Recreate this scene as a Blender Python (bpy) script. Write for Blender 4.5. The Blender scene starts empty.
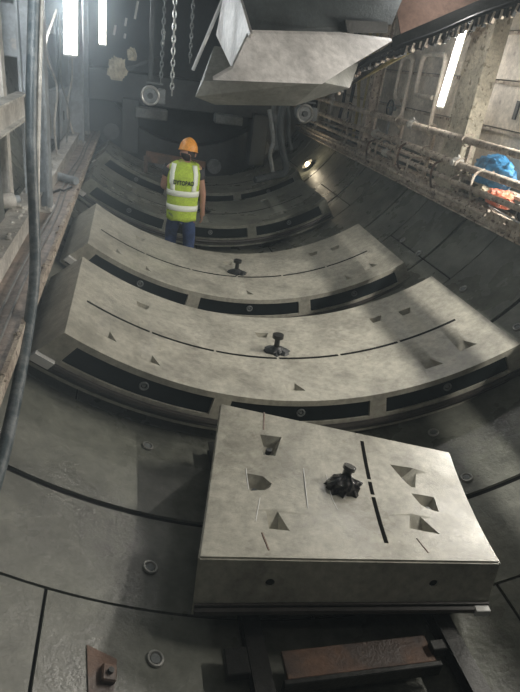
import bpy, bmesh, math, random
from mathutils import Vector, Matrix
random.seed(7)
PI = math.pi
S = bpy.context.scene
COL = S.collection

# ------------------------------------------------------------------ camera
CAM = Vector((-1.083, 0.0, -0.355))
F = 553.0
AX = Vector((0.97196567, 0.02032228, 0.2342429))     # world x in camera (right, down, fwd)
AY = Vector((-0.19787357, -0.46741789, 0.86160697))  # world y
AZ = Vector((0.12699914, -0.88380288, -0.4502929))   # world z
cd = bpy.data.cameras.new('camera'); cam = bpy.data.objects.new('camera', cd); COL.objects.link(cam)
right = Vector((AX[0], AY[0], AZ[0])); up = -Vector((AX[1], AY[1], AZ[1])); back = -Vector((AX[2], AY[2], AZ[2]))
m = Matrix((right, up, back)).transposed().to_4x4(); m.translation = CAM
cam.matrix_world = m
cd.sensor_fit = 'HORIZONTAL'; cd.sensor_width = 36.0; cd.lens = F / 520 * 36; cd.clip_end = 80; cd.clip_start = 0.05
S.camera = cam

def ray(px, py):
    d = Vector((px - 260, py - 346, F)); return Vector((AX.dot(d), AY.dot(d), AZ.dot(d)))
def at(px, py, Y):
    d = ray(px, py); return CAM + d * (Y / d.y)
def atx(px, py, X):
    d = ray(px, py); return CAM + d * ((X - CAM.x) / d.x)

# ------------------------------------------------------------------ world, view
w = bpy.data.worlds.new('world'); S.world = w; w.use_nodes = True
w.node_tree.nodes['Background'].inputs[0].default_value = (0.60, 0.72, 0.78, 1)
w.node_tree.nodes['Background'].inputs[1].default_value = 0.02
S.view_settings.view_transform = 'Standard'; S.view_settings.look = 'None'
S.view_settings.exposure = 0.0; S.view_settings.gamma = 1.0; S.view_settings.use_curve_mapping = False
P_LEFT, P_RIGHT = 38, 20         # gantry tube lamps in view
P_NEAR_L, P_NEAR_R, P_BACK_R = 26, 84, 64     # the next lamps of the two rows, outside the picture
HAZE = 0.065
P_FILL_TOP, P_FILL_FRONT = 2.5, 8  # added fill lamps, outside the picture

# ------------------------------------------------------------------ materials
MATS = {}
def mat(name, col, rough=0.6, metal=0.0, var=0.0, scale=6.0, bump=0.0, bscale=40.0, col2=None, wet=0.0, spots=None, emit=None, es=0.0, thr=(0.45, 0.6), coat=0.0):
    if name in MATS: return MATS[name]
    mt = bpy.data.materials.new(name); mt.use_nodes = True; MATS[name] = mt
    nt = mt.node_tree; N = nt.nodes; L = nt.links; b = N['Principled BSDF']
    b.inputs['Base Color'].default_value = (*col, 1); b.inputs['Roughness'].default_value = rough; b.inputs['Metallic'].default_value = metal
    if coat: b.inputs['Coat Weight'].default_value = coat; b.inputs['Coat Roughness'].default_value = 0.15
    tc = N.new('ShaderNodeTexCoord')
    def noise(sc, det=5, rg=0.6):
        n = N.new('ShaderNodeTexNoise'); n.inputs['Scale'].default_value = sc; n.inputs['Detail'].default_value = det; n.inputs['Roughness'].default_value = rg
        L.new(tc.outputs['Object'], n.inputs['Vector']); return n
    out = None
    if col2 or var:
        c2 = col2 or tuple(c * (1 - var) for c in col)
        n = noise(scale); r = N.new('ShaderNodeMapRange'); r.inputs[1].default_value = thr[0]; r.inputs[2].default_value = thr[1]
        L.new(n.outputs[0], r.inputs[0])
        mx = N.new('ShaderNodeMix'); mx.data_type = 'RGBA'; mx.inputs[6].default_value = (*col, 1); mx.inputs[7].default_value = (*c2, 1)
        L.new(r.outputs[0], mx.inputs[0]); out = mx.outputs[2]
        n2 = noise(scale * 7, 6, 0.7); r2 = N.new('ShaderNodeMapRange'); r2.inputs[1].default_value = 0.3; r2.inputs[2].default_value = 0.7; r2.inputs[3].default_value = 0.70; r2.inputs[4].default_value = 1.25
        L.new(n2.outputs[0], r2.inputs[0])
        m2 = N.new('ShaderNodeMix'); m2.data_type = 'RGBA'; m2.blend_type = 'MULTIPLY'; m2.inputs[0].default_value = 1.0
        cb = N.new('ShaderNodeCombineColor')
        for i in range(3): L.new(r2.outputs[0], cb.inputs[i])
        L.new(out, m2.inputs[6]); L.new(cb.outputs[0], m2.inputs[7]); out = m2.outputs[2]
    if spots:
        n = noise(spots[0], 3, 0.5); r = N.new('ShaderNodeMapRange'); r.inputs[1].default_value = spots[1]; r.inputs[2].default_value = spots[1] + 0.05
        L.new(n.outputs[0], r.inputs[0]); mx = N.new('ShaderNodeMix'); mx.data_type = 'RGBA'
        if out: L.new(out, mx.inputs[6])
        else: mx.inputs[6].default_value = (*col, 1)
        mx.inputs[7].default_value = (*spots[2], 1); L.new(r.outputs[0], mx.inputs[0]); out = mx.outputs[2]
    if out: L.new(out, b.inputs['Base Color'])
    if wet:
        n = noise(1.7, 4, 0.6); r = N.new('ShaderNodeMapRange'); r.inputs[1].default_value = 0.42; r.inputs[2].default_value = 0.62; r.inputs[3].default_value = rough; r.inputs[4].default_value = max(0.12, rough - wet)
        L.new(n.outputs[0], r.inputs[0]); L.new(r.outputs[0], b.inputs['Roughness'])
    if bump:
        n = noise(bscale, 6, 0.65); bp = N.new('ShaderNodeBump'); bp.inputs['Strength'].default_value = bump; bp.inputs['Distance'].default_value = 0.02
        L.new(n.outputs[0], bp.inputs['Height']); L.new(bp.outputs[0], b.inputs['Normal'])
    if emit:
        b.inputs['Emission Color'].default_value = (*emit, 1); b.inputs['Emission Strength'].default_value = es
    return mt

CONC = mat('precast_concrete', (0.40, 0.385, 0.325), 0.55, var=0.28, scale=2.6, bump=0.12, bscale=60, wet=0.2, spots=(9, 0.70, (0.27, 0.245, 0.2)))
CONCW = mat('precast_concrete_wet', (0.41, 0.395, 0.335), 0.42, var=0.26, scale=2.6, bump=0.10, bscale=70, wet=0.2, spots=(9, 0.70, (0.27, 0.245, 0.2)))
nt = CONCW.node_tree; b_ = nt.nodes['Principled BSDF']; src = b_.inputs['Roughness'].links[0].from_socket
tcn = nt.nodes.new('ShaderNodeTexCoord'); vm = nt.nodes.new('ShaderNodeVectorMath'); vm.operation = 'SUBTRACT'; vm.inputs[1].default_value = (.0, -.08, .0); nt.links.new(tcn.outputs['Object'], vm.inputs[0])
vl_ = nt.nodes.new('ShaderNodeVectorMath'); vl_.operation = 'LENGTH'; nt.links.new(vm.outputs[0], vl_.inputs[0])
nz = nt.nodes.new('ShaderNodeTexNoise'); nz.inputs['Scale'].default_value = 14; nt.links.new(tcn.outputs['Object'], nz.inputs['Vector'])
ad = nt.nodes.new('ShaderNodeMath'); ad.operation = 'MULTIPLY_ADD'; ad.inputs[1].default_value = .16; nt.links.new(nz.outputs[0], ad.inputs[0]); nt.links.new(vl_.outputs['Value'], ad.inputs[2])
mr = nt.nodes.new('ShaderNodeMapRange'); mr.inputs[1].default_value = .17; mr.inputs[2].default_value = .26; mr.inputs[3].default_value = 0; mr.inputs[4].default_value = 1; nt.links.new(ad.outputs[0], mr.inputs[0])
mx = nt.nodes.new('ShaderNodeMix'); mx.inputs[2].default_value = .2; nt.links.new(mr.outputs[0], mx.inputs[0]); nt.links.new(src, mx.inputs[3]); nt.links.new(mx.outputs[0], b_.inputs['Roughness'])   # puddle of water round the socket
LINE = mat('lining_concrete', (0.15, 0.155, 0.13), 0.45, var=0.38, scale=1.6, bump=0.2, bscale=35, wet=0.25)
CONC_SHADE = mat('shaded_muddy_concrete', (0.21, 0.215, 0.18), 0.35, var=0.35, scale=2.6, bump=0.2, bscale=40, wet=0.1)  # darkened copy that carries the shade of the far end
JOINT = mat('joint_filler', (0.006, 0.006, 0.0055), 1.0)
JOINT.node_tree.nodes['Principled BSDF'].inputs['Specular IOR Level'].default_value = 0.1
RUB = mat('black_rubber', (0.006, 0.008, 0.009), 0.5)
RUBG = mat('gasket_rubber', (0.035, 0.03, 0.026), 0.35, var=0.4, scale=9)
PADM = mat('painted_pad', (0.005, 0.009, 0.0095), 0.9, var=0.3, scale=10)
PADM.node_tree.nodes['Principled BSDF'].inputs['Specular IOR Level'].default_value = 0.15
LGREY = mat('light_grey_end', (0.6, 0.6, 0.58), 0.6)
PLAST = mat('black_plastic_film', (0.012, 0.011, 0.013), 0.12, coat=0.6, bump=0.4, bscale=25)
DSTEEL = mat('dark_steel', (0.035, 0.035, 0.033), 0.45, metal=0.5, var=0.3, scale=6, bump=0.2)
BSTEEL = mat('grey_painted_steel', (0.36, 0.40, 0.43), 0.5, var=0.35, scale=4, bump=0.1, spots=(5, 0.66, (0.45, 0.44, 0.42)))
WSTEEL = mat('dusty_white_steel', (0.66, 0.64, 0.59), 0.6, var=0.35, scale=3.5, bump=0.2, spots=(6, 0.68, (0.22, 0.19, 0.16)))
HSTEEL = mat('pale_painted_plate', (0.58, 0.56, 0.54), 0.5, var=0.25, scale=2.2, bump=0.08, spots=(14, 0.72, (0.25, 0.22, 0.2)))
GSTEEL = mat('dull_plate', (0.17, 0.17, 0.15), 0.55, var=0.3, scale=3, bump=0.1)
RUST = mat('rusty_steel', (0.14, 0.075, 0.045), 0.55, col2=(0.07, 0.05, 0.04), scale=4, bump=0.3, wet=0.2)
RBROWN = mat('red_brown_plate', (0.25, 0.16, 0.125), 0.6, var=0.25, scale=3, bump=0.1)
CRUST = mat('mortar_crusted_steel', (0.60, 0.53, 0.44), 0.85, col2=(0.38, 0.31, 0.25), scale=9, bump=1.0, bscale=45, spots=(22, 0.6, (0.14, 0.10, 0.08)), thr=(0.4, 0.6))
CRUSTP = mat('mortar_crusted_post', (0.58, 0.53, 0.42), 0.85, var=0.25, scale=5, bump=0.6, bscale=35, spots=(16, 0.6, (0.26, 0.23, 0.17)))
MUD = mat('muddy_deck', (0.36, 0.29, 0.24), 0.6, col2=(0.20, 0.16, 0.13), scale=7, bump=0.5, bscale=30, spots=(9, 0.66, (0.42, 0.38, 0.33)), wet=0.2)
HOSE = mat('dusty_hose', (0.06, 0.08, 0.09), 0.4, col2=(0.16, 0.18, 0.19), scale=14, bump=0.2)
CABLE = mat('black_cable', (0.02, 0.02, 0.022), 0.45)
CABG = mat('grey_cable', (0.2, 0.2, 0.19), 0.6, var=0.3)
YEL = mat('yellow_hose', (0.55, 0.46, 0.22), 0.6, var=0.2)
MGREY = mat('machine_grey', (0.16, 0.175, 0.175), 0.45, var=0.3, scale=6, bump=0.2)
MDARK = mat('machine_dark', (0.03, 0.038, 0.04), 0.5, var=0.4, scale=5, bump=0.3)
BULK = mat('bulkhead_steel', (0.028, 0.04, 0.044), 0.55, var=0.35, scale=1.5, bump=0.2)
GALV = mat('galvanised', (0.5, 0.5, 0.48), 0.35, metal=0.7, var=0.3, scale=20)
TUBE = mat('lit_tube', (1, 1, 1), 0.4, emit=(1.0, 0.97, 0.93), es=22)
BLUE = mat('blue_plastic', (0.05, 0.24, 0.48), 0.5, var=0.4, scale=9, bump=0.7, bscale=9)
ORANGE = mat('orange_net', (0.80, 0.22, 0.12), 0.7, col2=(0.75, 0.42, 0.34), scale=16, bump=1.0, bscale=30)
RAG = mat('pale_rag', (0.55, 0.50, 0.38), 0.8, var=0.3, scale=14, bump=0.6)
SKIN = mat('skin', (0.36, 0.20, 0.14), 0.55)
HAIR = mat('hair', (0.015, 0.012, 0.01), 0.7)
HELM = mat('orange_helmet', (0.80, 0.33, 0.05), 0.4, var=0.08, scale=6)
VEST = mat('lime_vest', (0.46, 0.62, 0.06), 0.75, var=0.18, scale=12, bump=0.3, bscale=14)
REFL = mat('reflective_tape', (0.80, 0.84, 0.74), 0.45)
JEAN = mat('blue_jeans', (0.035, 0.065, 0.17), 0.85, var=0.35, scale=14, bump=0.4, bscale=40)
SHIRT = mat('dark_shirt', (0.04, 0.04, 0.045), 0.85)
BOOT = mat('black_boot', (0.01, 0.01, 0.01), 0.5)
TXT = mat('black_print', (0.01, 0.015, 0.01), 0.7)

# ------------------------------------------------------------------ helpers
def root(name, loc, label, cat, group=None, rot=(0, 0, 0)):
    o = bpy.data.objects.new(name, None); o.empty_display_size = 0.1; COL.objects.link(o)
    o.location = loc; o.rotation_euler = rot
    o['label'] = label; o['category'] = cat
    if group: o['group'] = group
    return o
def tag(o, label, cat, group=None):
    o['label'] = label; o['category'] = cat
    if group: o['group'] = group
    return o
def link_mesh(name, me, mats, parent=None, loc=None):
    o = bpy.data.objects.new(name, me); COL.objects.link(o)
    for mm in (mats if isinstance(mats, (list, tuple)) else [mats]): me.materials.append(mm)
    if parent is not None: o.parent = parent
    if loc is not None: o.location = loc
    return o
def obj(name, bm, mats, parent=None, local=False, smooth=False, base=None, bevel=0.0):
    """one mesh object; world-space verts are shifted to the thing's (unrotated) origin unless local"""
    if bevel:
        eds = [e for e in bm.edges if len(e.link_faces) == 2 and e.calc_face_angle(0) > 0.6]
        bmesh.ops.bevel(bm, geom=eds, offset=bevel, segments=1, affect='EDGES', clamp_overlap=True)
    off = Vector((0, 0, 0))
    if parent is not None and not local:
        off = Vector(parent.location); pp = parent.parent
        while pp is not None: off += Vector(pp.location); pp = pp.parent
    elif base is not None: off = Vector(base)
    if off.length: bmesh.ops.translate(bm, verts=bm.verts, vec=-off)
    bmesh.ops.recalc_face_normals(bm, faces=bm.faces)
    me = bpy.data.meshes.new(name); bm.to_mesh(me); bm.free()
    if smooth:
        for p in me.polygons: p.use_smooth = True
        me.set_sharp_from_angle(angle=math.radians(40))
    o = link_mesh(name, me, mats, parent)
    if base is not None and parent is None: o.location = base
    return o
def NB(): return bmesh.new()
def box(bm, c, s, rot=None, mi=0):
    mtx = Matrix.Translation(Vector(c))
    if rot is not None: mtx = mtx @ (rot if isinstance(rot, Matrix) else Matrix.Rotation(rot, 4, 'Z'))
    r = bmesh.ops.create_cube(bm, size=1, matrix=mtx @ Matrix.Diagonal((*s, 1)))
    for f in {f for v in r['verts'] for f in v.link_faces}: f.material_index = mi
def bx(bm, a, b):
    a = Vector(a); b = Vector(b); box(bm, (a + b) / 2, [abs(t) for t in (b - a)])
def hull(bm, pts, mi=0):
    vs = [bm.verts.new(p) for p in pts]
    r = bmesh.ops.convex_hull(bm, input=vs)
    for g in r['geom']:
        if isinstance(g, bmesh.types.BMFace): g.material_index = mi
    dl = [g for g in r['geom_interior'] + r['geom_unused'] if isinstance(g, bmesh.types.BMVert) and g.is_valid]
    if dl: bmesh.ops.delete(bm, geom=list(set(dl)), context='VERTS')
def prism(bm, quad, vec):
    """solid plate from a planar polygon and a thickness vector"""
    a = [bm.verts.new(p) for p in quad]; b = [bm.verts.new(Vector(p) + Vector(vec)) for p in quad]
    bm.faces.new(a); bm.faces.new(b[::-1]); n = len(a)
    for i in range(n): bm.faces.new((a[i], b[i], b[(i + 1) % n], a[(i + 1) % n]))
def spline(pts, k=6):
    pts = [Vector(p) for p in pts]
    if len(pts) < 3: return pts
    q = [2 * pts[0] - pts[1]] + pts + [2 * pts[-1] - pts[-2]]; out = []
    for i in range(1, len(q) - 2):
        for j in range(k):
            t = j / k; p0, p1, p2, p3 = q[i - 1:i + 3]
            out.append(0.5 * ((2 * p1) + (p2 - p0) * t + (2 * p0 - 5 * p1 + 4 * p2 - p3) * t * t + (3 * p1 - p0 - 3 * p2 + p3) * t ** 3))
    out.append(pts[-1]); return out
def tube(bm, pts, r, n=8, smooth=True, k=6, cap=True, mi=0):
    pts = spline(pts, k) if smooth else [Vector(p) for p in pts]
    rings = []; prev = None
    for i, p in enumerate(pts):
        d = (pts[min(i + 1, len(pts) - 1)] - pts[max(i - 1, 0)]).normalized()
        if prev is None:
            a = Vector((0, 0, 1)) if abs(d.z) < 0.9 else Vector((1, 0, 0)); u = d.cross(a).normalized()
        else: u = (prev - d * prev.dot(d)).normalized()
        v = d.cross(u); prev = u
        rr = r[min(i, len(r) - 1)] if isinstance(r, (list, tuple)) else r
        rings.append([bm.verts.new(p + (u * math.cos(2 * PI * j / n) + v * math.sin(2 * PI * j / n)) * rr) for j in range(n)])
    for a, b in zip(rings, rings[1:]):
        for j in range(n): bm.faces.new((a[j], a[(j + 1) % n], b[(j + 1) % n], b[j])).material_index = mi
    if cap: bm.faces.new(rings[0][::-1]).material_index = mi; bm.faces.new(rings[-1]).material_index = mi
def cyl(bm, a, b, r, n=16, mi=0): tube(bm, [a, b], r, n, smooth=False, mi=mi)
def sphere(bm, c, s, seg=16, rings=10, rot=None):
    mtx = Matrix.Translation(Vector(c))
    if rot is not None: mtx = mtx @ rot
    bmesh.ops.create_uvsphere(bm, u_segments=seg, v_segments=rings, radius=1, matrix=mtx @ Matrix.Diagonal((*s, 1)))
def hbeam(bm, a, b, w, h, up, t=0.012):
    """H section from a to b: flanges of width w, depth h along 'up'"""
    a = Vector(a); b = Vector(b); d = (b - a); L = d.length; d.normalize(); u = Vector(up); u = (u - d * u.dot(d)).normalized(); s = d.cross(u)
    R = Matrix((s, u, d)).transposed().to_4x4(); c = (a + b) / 2
    box(bm, c, (t, h - 2 * t, L), R); box(bm, c + u * (h - t) / 2, (w, t, L), R); box(bm, c - u * (h - t) / 2, (w, t, L), R)
def beam(bm, a, b, w, h, up=(0, 0, 1)):
    a = Vector(a); b = Vector(b); d = (b - a); L = d.length; d.normalize(); u = Vector(up); u = (u - d * u.dot(d)).normalized(); s = d.cross(u)
    box(bm, (a + b) / 2, (w, h, L), Matrix((s, u, d)).transposed().to_4x4())
def rocks(bm, fn, n, r0, r1):
    for _ in range(n):
        r = random.uniform(r0, r1); p = fn(); mtx = Matrix.Translation(p) @ Matrix.Rotation(random.uniform(0, 6), 4, random.choice('XYZ')) @ Matrix.Diagonal((r, r * random.uniform(.5, 1), r * random.uniform(.4, .9), 1))
        bmesh.ops.create_icosphere(bm, subdivisions=1, radius=1, matrix=mtx)
def copy_tree(o, parent=None):
    c = o.copy(); COL.objects.link(c)
    if parent is not None: c.parent = parent
    for ch in [x for x in bpy.data.objects if x.parent == o and x is not c]: copy_tree(ch, c)
    return c
def boolean_cut(bm, cut):
    me = bpy.data.meshes.new('tmp_a'); bmesh.ops.recalc_face_normals(bm, faces=bm.faces); bm.to_mesh(me); bm.free()
    mc = bpy.data.meshes.new('tmp_b'); bmesh.ops.recalc_face_normals(cut, faces=cut.faces); cut.to_mesh(mc); cut.free()
    a = bpy.data.objects.new('tmp_a', me); b = bpy.data.objects.new('tmp_b', mc); COL.objects.link(a); COL.objects.link(b)
    md = a.modifiers.new('b', 'BOOLEAN'); md.operation = 'DIFFERENCE'; md.object = b; md.solver = 'EXACT'; md.use_self = True
    bpy.context.view_layer.update()
    dg = bpy.context.evaluated_depsgraph_get(); r = bpy.data.meshes.new_from_object(a.evaluated_get(dg))
    out = bmesh.new(); out.from_mesh(r)
    bpy.data.objects.remove(a); bpy.data.objects.remove(b)
    for mm in (me, mc, r): bpy.data.meshes.remove(mm)
    return out
def structure(o, label=None):
    o['kind'] = 'structure'
    if label: o['label'] = label
    return o

# ------------------------------------------------------------------ tunnel lining
RT = 2.78
P0, PITCH = 1.70, 1.44
def stops(y0, y1):
    """(y, depth) profile along the tunnel: ring joints and mid grooves"""
    out = []
    k = -4
    while P0 + k * PITCH < y1:
        j = P0 + k * PITCH; g = j + 0.59
        for c, hw, dp in ((j, 0.006, 0.012), (g, 0.019, 0.016)):
            for yy, dd in ((c - hw - 0.001, 0), (c - hw, dp), (c + hw, dp), (c + hw + 0.001, 0)):
                if y0 < yy < y1: out.append((yy, dd))
        k += 1
    return [(y0, 0)] + out + [(y1, 0)]
SEGJ = [-30, -78, -126, 18, 66, 114, 162]          # radial joints, degrees from the invert
def lining(name, a0, a1, mat_, y0=-1.5, y1=13.0, label=None):
    ang = {a1}; a = a0
    while a < a1 - 1e-6: ang.add(round(a, 3)); a += 2.0
    prof = ({}, {})
    for par in (0, 1):
        for j in SEGJ:
            j = j + (27 if par else 0)
            if not a0 < j < a1: continue
            for x in [x for x in ang if abs(x - j) < 0.4]: ang.discard(x)
            for da, dd in ((-0.16, 0), (-0.14, 0.012), (0.14, 0.012), (0.16, 0)): ang.add(round(j + da, 3)); prof[par][round(j + da, 3)] = dd
    ang = sorted(ang); ys = stops(y0, y1)
    # split each ring joint so that the radial joints can be staggered ring by ring
    def parity(y): return int(math.floor((y - P0) / PITCH + 0.002)) % 2 == 0
    bm = NB(); grid = []
    for y, dy in ys:
        row = []
        for a in ang:
            r = RT + max(dy, prof[parity(y)].get(a, 0)); t = math.radians(a)
            row.append(bm.verts.new((r * math.sin(t), y, -r * math.cos(t))))
        grid.append(row)
    for i in range(len(ys) - 1):
        pr = prof[parity((ys[i][0] + ys[i + 1][0]) / 2)]
        for k in range(len(ang) - 1):
            f = bm.faces.new((grid[i][k], grid[i][k + 1], grid[i + 1][k + 1], grid[i + 1][k])); f.smooth = True
            g = ys[i][1] > 0 and ys[i + 1][1] > 0; h = pr.get(ang[k], 0) > 0 and pr.get(ang[k + 1], 0) > 0
            f.material_index = 1 if (g or h) else 0
    outer = []
    for y in (y0, y1):
        outer.append([bm.verts.new(((RT + .3) * math.sin(math.radians(a)), y, -(RT + .3) * math.cos(math.radians(a)))) for a in ang])
    for k in range(len(ang) - 1):
        bm.faces.new((outer[0][k], outer[1][k], outer[1][k + 1], outer[0][k + 1]))
        bm.faces.new((grid[0][k], outer[0][k], outer[0][k + 1], grid[0][k + 1])); bm.faces.new((grid[-1][k], grid[-1][k + 1], outer[1][k + 1], outer[1][k]))
    bmesh.ops.recalc_face_normals(bm, faces=bm.faces)
    me = bpy.data.meshes.new(name); bm.to_mesh(me); bm.free(); me.set_sharp_from_angle(angle=math.radians(25))
    o = link_mesh(name, me, [mat_, JOINT]); structure(o, label); return o
lining('floor', -50, 50, LINE, label='wet concrete tunnel invert with dark joints')
lining('wall_left', -130, -50, LINE, label='left curve of the concrete tunnel lining')
lining('wall_right', 50, 130, LINE, label='right curve of the concrete tunnel lining')
lining('ceiling', 130, 230, LINE, label='crown of the concrete tunnel lining')
bm = NB(); bmesh.ops.create_cone(bm, cap_ends=True, segments=64, radius1=3.05, radius2=3.05, depth=0.15, matrix=Matrix.Translation((0, 13.1, 0)) @ Matrix.Rotation(PI / 2, 4, 'X'))
structure(obj('wall_front', bm, BULK), 'dark steel bulkhead closing the far end of the tunnel')
def wallp(deg, y, d=0.0):
    t = math.radians(deg); r = RT + d; return Vector((r * math.sin(t), y, -r * math.cos(t)))

# round bolt plugs in the lining
def plug(deg, y, label, wet=False):
    t = math.radians(deg); n = Vector((-math.sin(t), 0, math.cos(t))); p = wallp(deg, y)
    r = root('bolt_plug', p, label, 'bolt plug', 'bolt plugs in the tunnel lining')
    bm = NB(); e1 = Vector((0, 1, 0)); e2 = n.cross(e1)
    ring = [p + n * 0.006 + (e1 * math.cos(2 * PI * i / 20) + e2 * math.sin(2 * PI * i / 20)) * 0.032 for i in range(21)]
    tube(bm, ring, 0.008, 6, smooth=False, cap=False)
    obj('rim', bm, mat('dull_zinc', (.32, .32, .3), .4, metal=.5), r, smooth=True)
    bm = NB(); cyl(bm, p - n * 0.01, p + n * 0.008, 0.022, 12); obj('plug', bm, MGREY, r, smooth=True)
plug(-19.8, 1.47, 'round metal bolt plug beside the open pocket at the bottom left of the floor')
plug(-20.0, 1.94, 'round metal bolt plug in the wet floor just left of the nearest segment')
plug(-19.8, 2.90, 'round bolt plug in the shaded floor below the second segment, left of the nearest segment')
plug(23.1, 2.91, 'round bolt plug in the floor below the right end of the second segment')
plug(22.9, 2.43, 'round bolt plug in the floor beside the back right corner of the nearest segment')
plug(45.1, 3.49, 'round bolt plug at the right edge, beyond the tip of the second segment')
plug(44.9, 4.32, 'bolt plug in the dark right wall just above the light bars')
plug(45.4, 5.30, 'lower of two close bolt plugs in the wall right of the third segment')
plug(45.7, 5.74, 'upper of two close bolt plugs in the wall right of the third segment')
plug(45.3, 2.05, 'round bolt plug in the wall at the right edge, beside the nearest segment')

# open pocket at bottom left
t = math.radians(-24.5); n = Vector((-math.sin(t), 0, math.cos(t))); e1 = Vector((math.cos(t), 0, math.sin(t))); e2 = Vector((0, 1, 0)); p = wallp(-24.5, 1.40)
r = root('bolt_box', p, 'rusty open bolt pocket in the floor at the bottom left', 'bolt pocket')
bm = NB(); qa = [p + n * .003 + e1 * a + e2 * b for a, b in ((-.07, .085), (.06, .045), (.05, -.12), (-.05, -.10))]; prism(bm, qa, n * 0.004); obj('recess_plate', bm, RUST, r)
bm = NB(); box(bm, p + n * .02 + e1 * .02 - e2 * .03, (.06, .07, .03), Matrix((e1, e2, n)).transposed().to_4x4()); obj('anchor_block', bm, RUST, r, bevel=.006)
bm = NB(); cyl(bm, p + n * .02 + e1 * .02 - e2 * .03, p + n * .05 + e1 * .02 - e2 * .03, .012, 8); obj('bolt', bm, DSTEEL, r)

# thin mist hanging in the tunnel
hz = bpy.data.materials.new('mist'); hz.use_nodes = True; nt = hz.node_tree; nt.nodes.clear()
ou = nt.nodes.new('ShaderNodeOutputMaterial'); vs = nt.nodes.new('ShaderNodeVolumeScatter'); vs.inputs['Color'].default_value = (.75, .9, 1, 1); vs.inputs['Density'].default_value = HAZE; vs.inputs['Anisotropy'].default_value = .35
tcn = nt.nodes.new('ShaderNodeTexCoord'); sp = nt.nodes.new('ShaderNodeSeparateXYZ'); nt.links.new(tcn.outputs['Object'], sp.inputs[0])
mr = nt.nodes.new('ShaderNodeMapRange'); mr.interpolation_type = 'SMOOTHSTEP'; mr.inputs[1].default_value = -1.9; mr.inputs[2].default_value = -0.5; mr.inputs[3].default_value = HAZE; mr.inputs[4].default_value = HAZE * .10
nt.links.new(sp.outputs[0], mr.inputs[0]); nt.links.new(mr.outputs[0], vs.inputs['Density'])
nt.links.new(vs.outputs[0], ou.inputs['Volume'])
bm = NB(); bmesh.ops.create_cone(bm, cap_ends=True, segments=48, radius1=2.9, radius2=2.9, depth=14.3, matrix=Matrix.Translation((0, 5.8, 0)) @ Matrix.Rotation(PI / 2, 4, 'X'))
hzo = obj('mist', bm, hz); hzo['kind'] = 'stuff'; hzo['label'] = 'thin bluish mist filling the tunnel'; hzo['category'] = 'mist'

# ------------------------------------------------------------------ precast segments
R0, T = 2.75, 0.30
def sm(u, v, d, r0=R0):
    """arc length u, width v, depth d below the inner face -> local point"""
    if u < -1.2: u += (u + 1.2) / .46 * .09 * d / T       # the left radial face is inclined
    a = u / r0; r = r0 + d; return Vector((r * math.sin(a), v, -r * math.cos(a) + r0))
def arc_solid(bm, u0, u1, v0, v1, d0, d1, n=48, smf=sm, mi=0):
    us = [u0 + (u1 - u0) * i / n for i in range(n + 1)]
    rows = [[bm.verts.new(smf(u, v, d)) for (v, d) in ((v0, d0), (v1, d0), (v1, d1), (v0, d1))] for u in us]
    for a, b in zip(rows, rows[1:]):
        for j in range(4): bm.faces.new((a[j], a[(j + 1) % 4], b[(j + 1) % 4], b[j])).material_index = mi
    bm.faces.new(rows[0]).material_index = mi; bm.faces.new(rows[-1][::-1]).material_index = mi
def pocket(bm, top, deep, dd, smf=sm, lift=0.03):
    hull(bm, [smf(u, v, -lift) for u, v in top] + [smf(u, v, dd) for u, v in deep])
def lifting_plug(parent, smf, u, v, s=1.0, wide=1.0, name='lifting_bolt'):
    """rubbery black collar with a mushroom headed pin"""
    c = smf(u, v, 0); bm = NB(); seg = 22; rows = []
    rnd = random.Random(int(u * 100) + 5)
    for k, (rr, hh) in enumerate(((0.105, 0.0), (0.085, 0.016), (0.05, 0.03), (0.032, 0.045))):
        rows.append([bm.verts.new(c + Vector((math.cos(2 * PI * i / seg) * rr * s * wide * (1 + (0.45 * (rnd.random() - .45) if k < 2 else .1 * rnd.random())), math.sin(2 * PI * i / seg) * rr * s * .8 * (1 + (0.45 * (rnd.random() - .45) if k < 2 else 0)), hh * s))) for i in range(seg)])
    for a, b in zip(rows, rows[1:]):
        for j in range(seg): bm.faces.new((a[j], a[(j + 1) % seg], b[(j + 1) % seg], b[j]))
    bm.faces.new(rows[-1]); bm.faces.new(rows[0][::-1])
    o = obj(name, bm, RUB, parent, local=True)
    bm = NB(); cyl(bm, c + Vector((0, 0, .03 * s)), c + Vector((0, 0, .12 * s)), .022 * s, 10); cyl(bm, c + Vector((0, 0, .12 * s)), c + Vector((0, 0, .15 * s)), .045 * s, 14)
    obj('pin', bm, DSTEEL, o, local=True, smooth=True)
    return o

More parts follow.
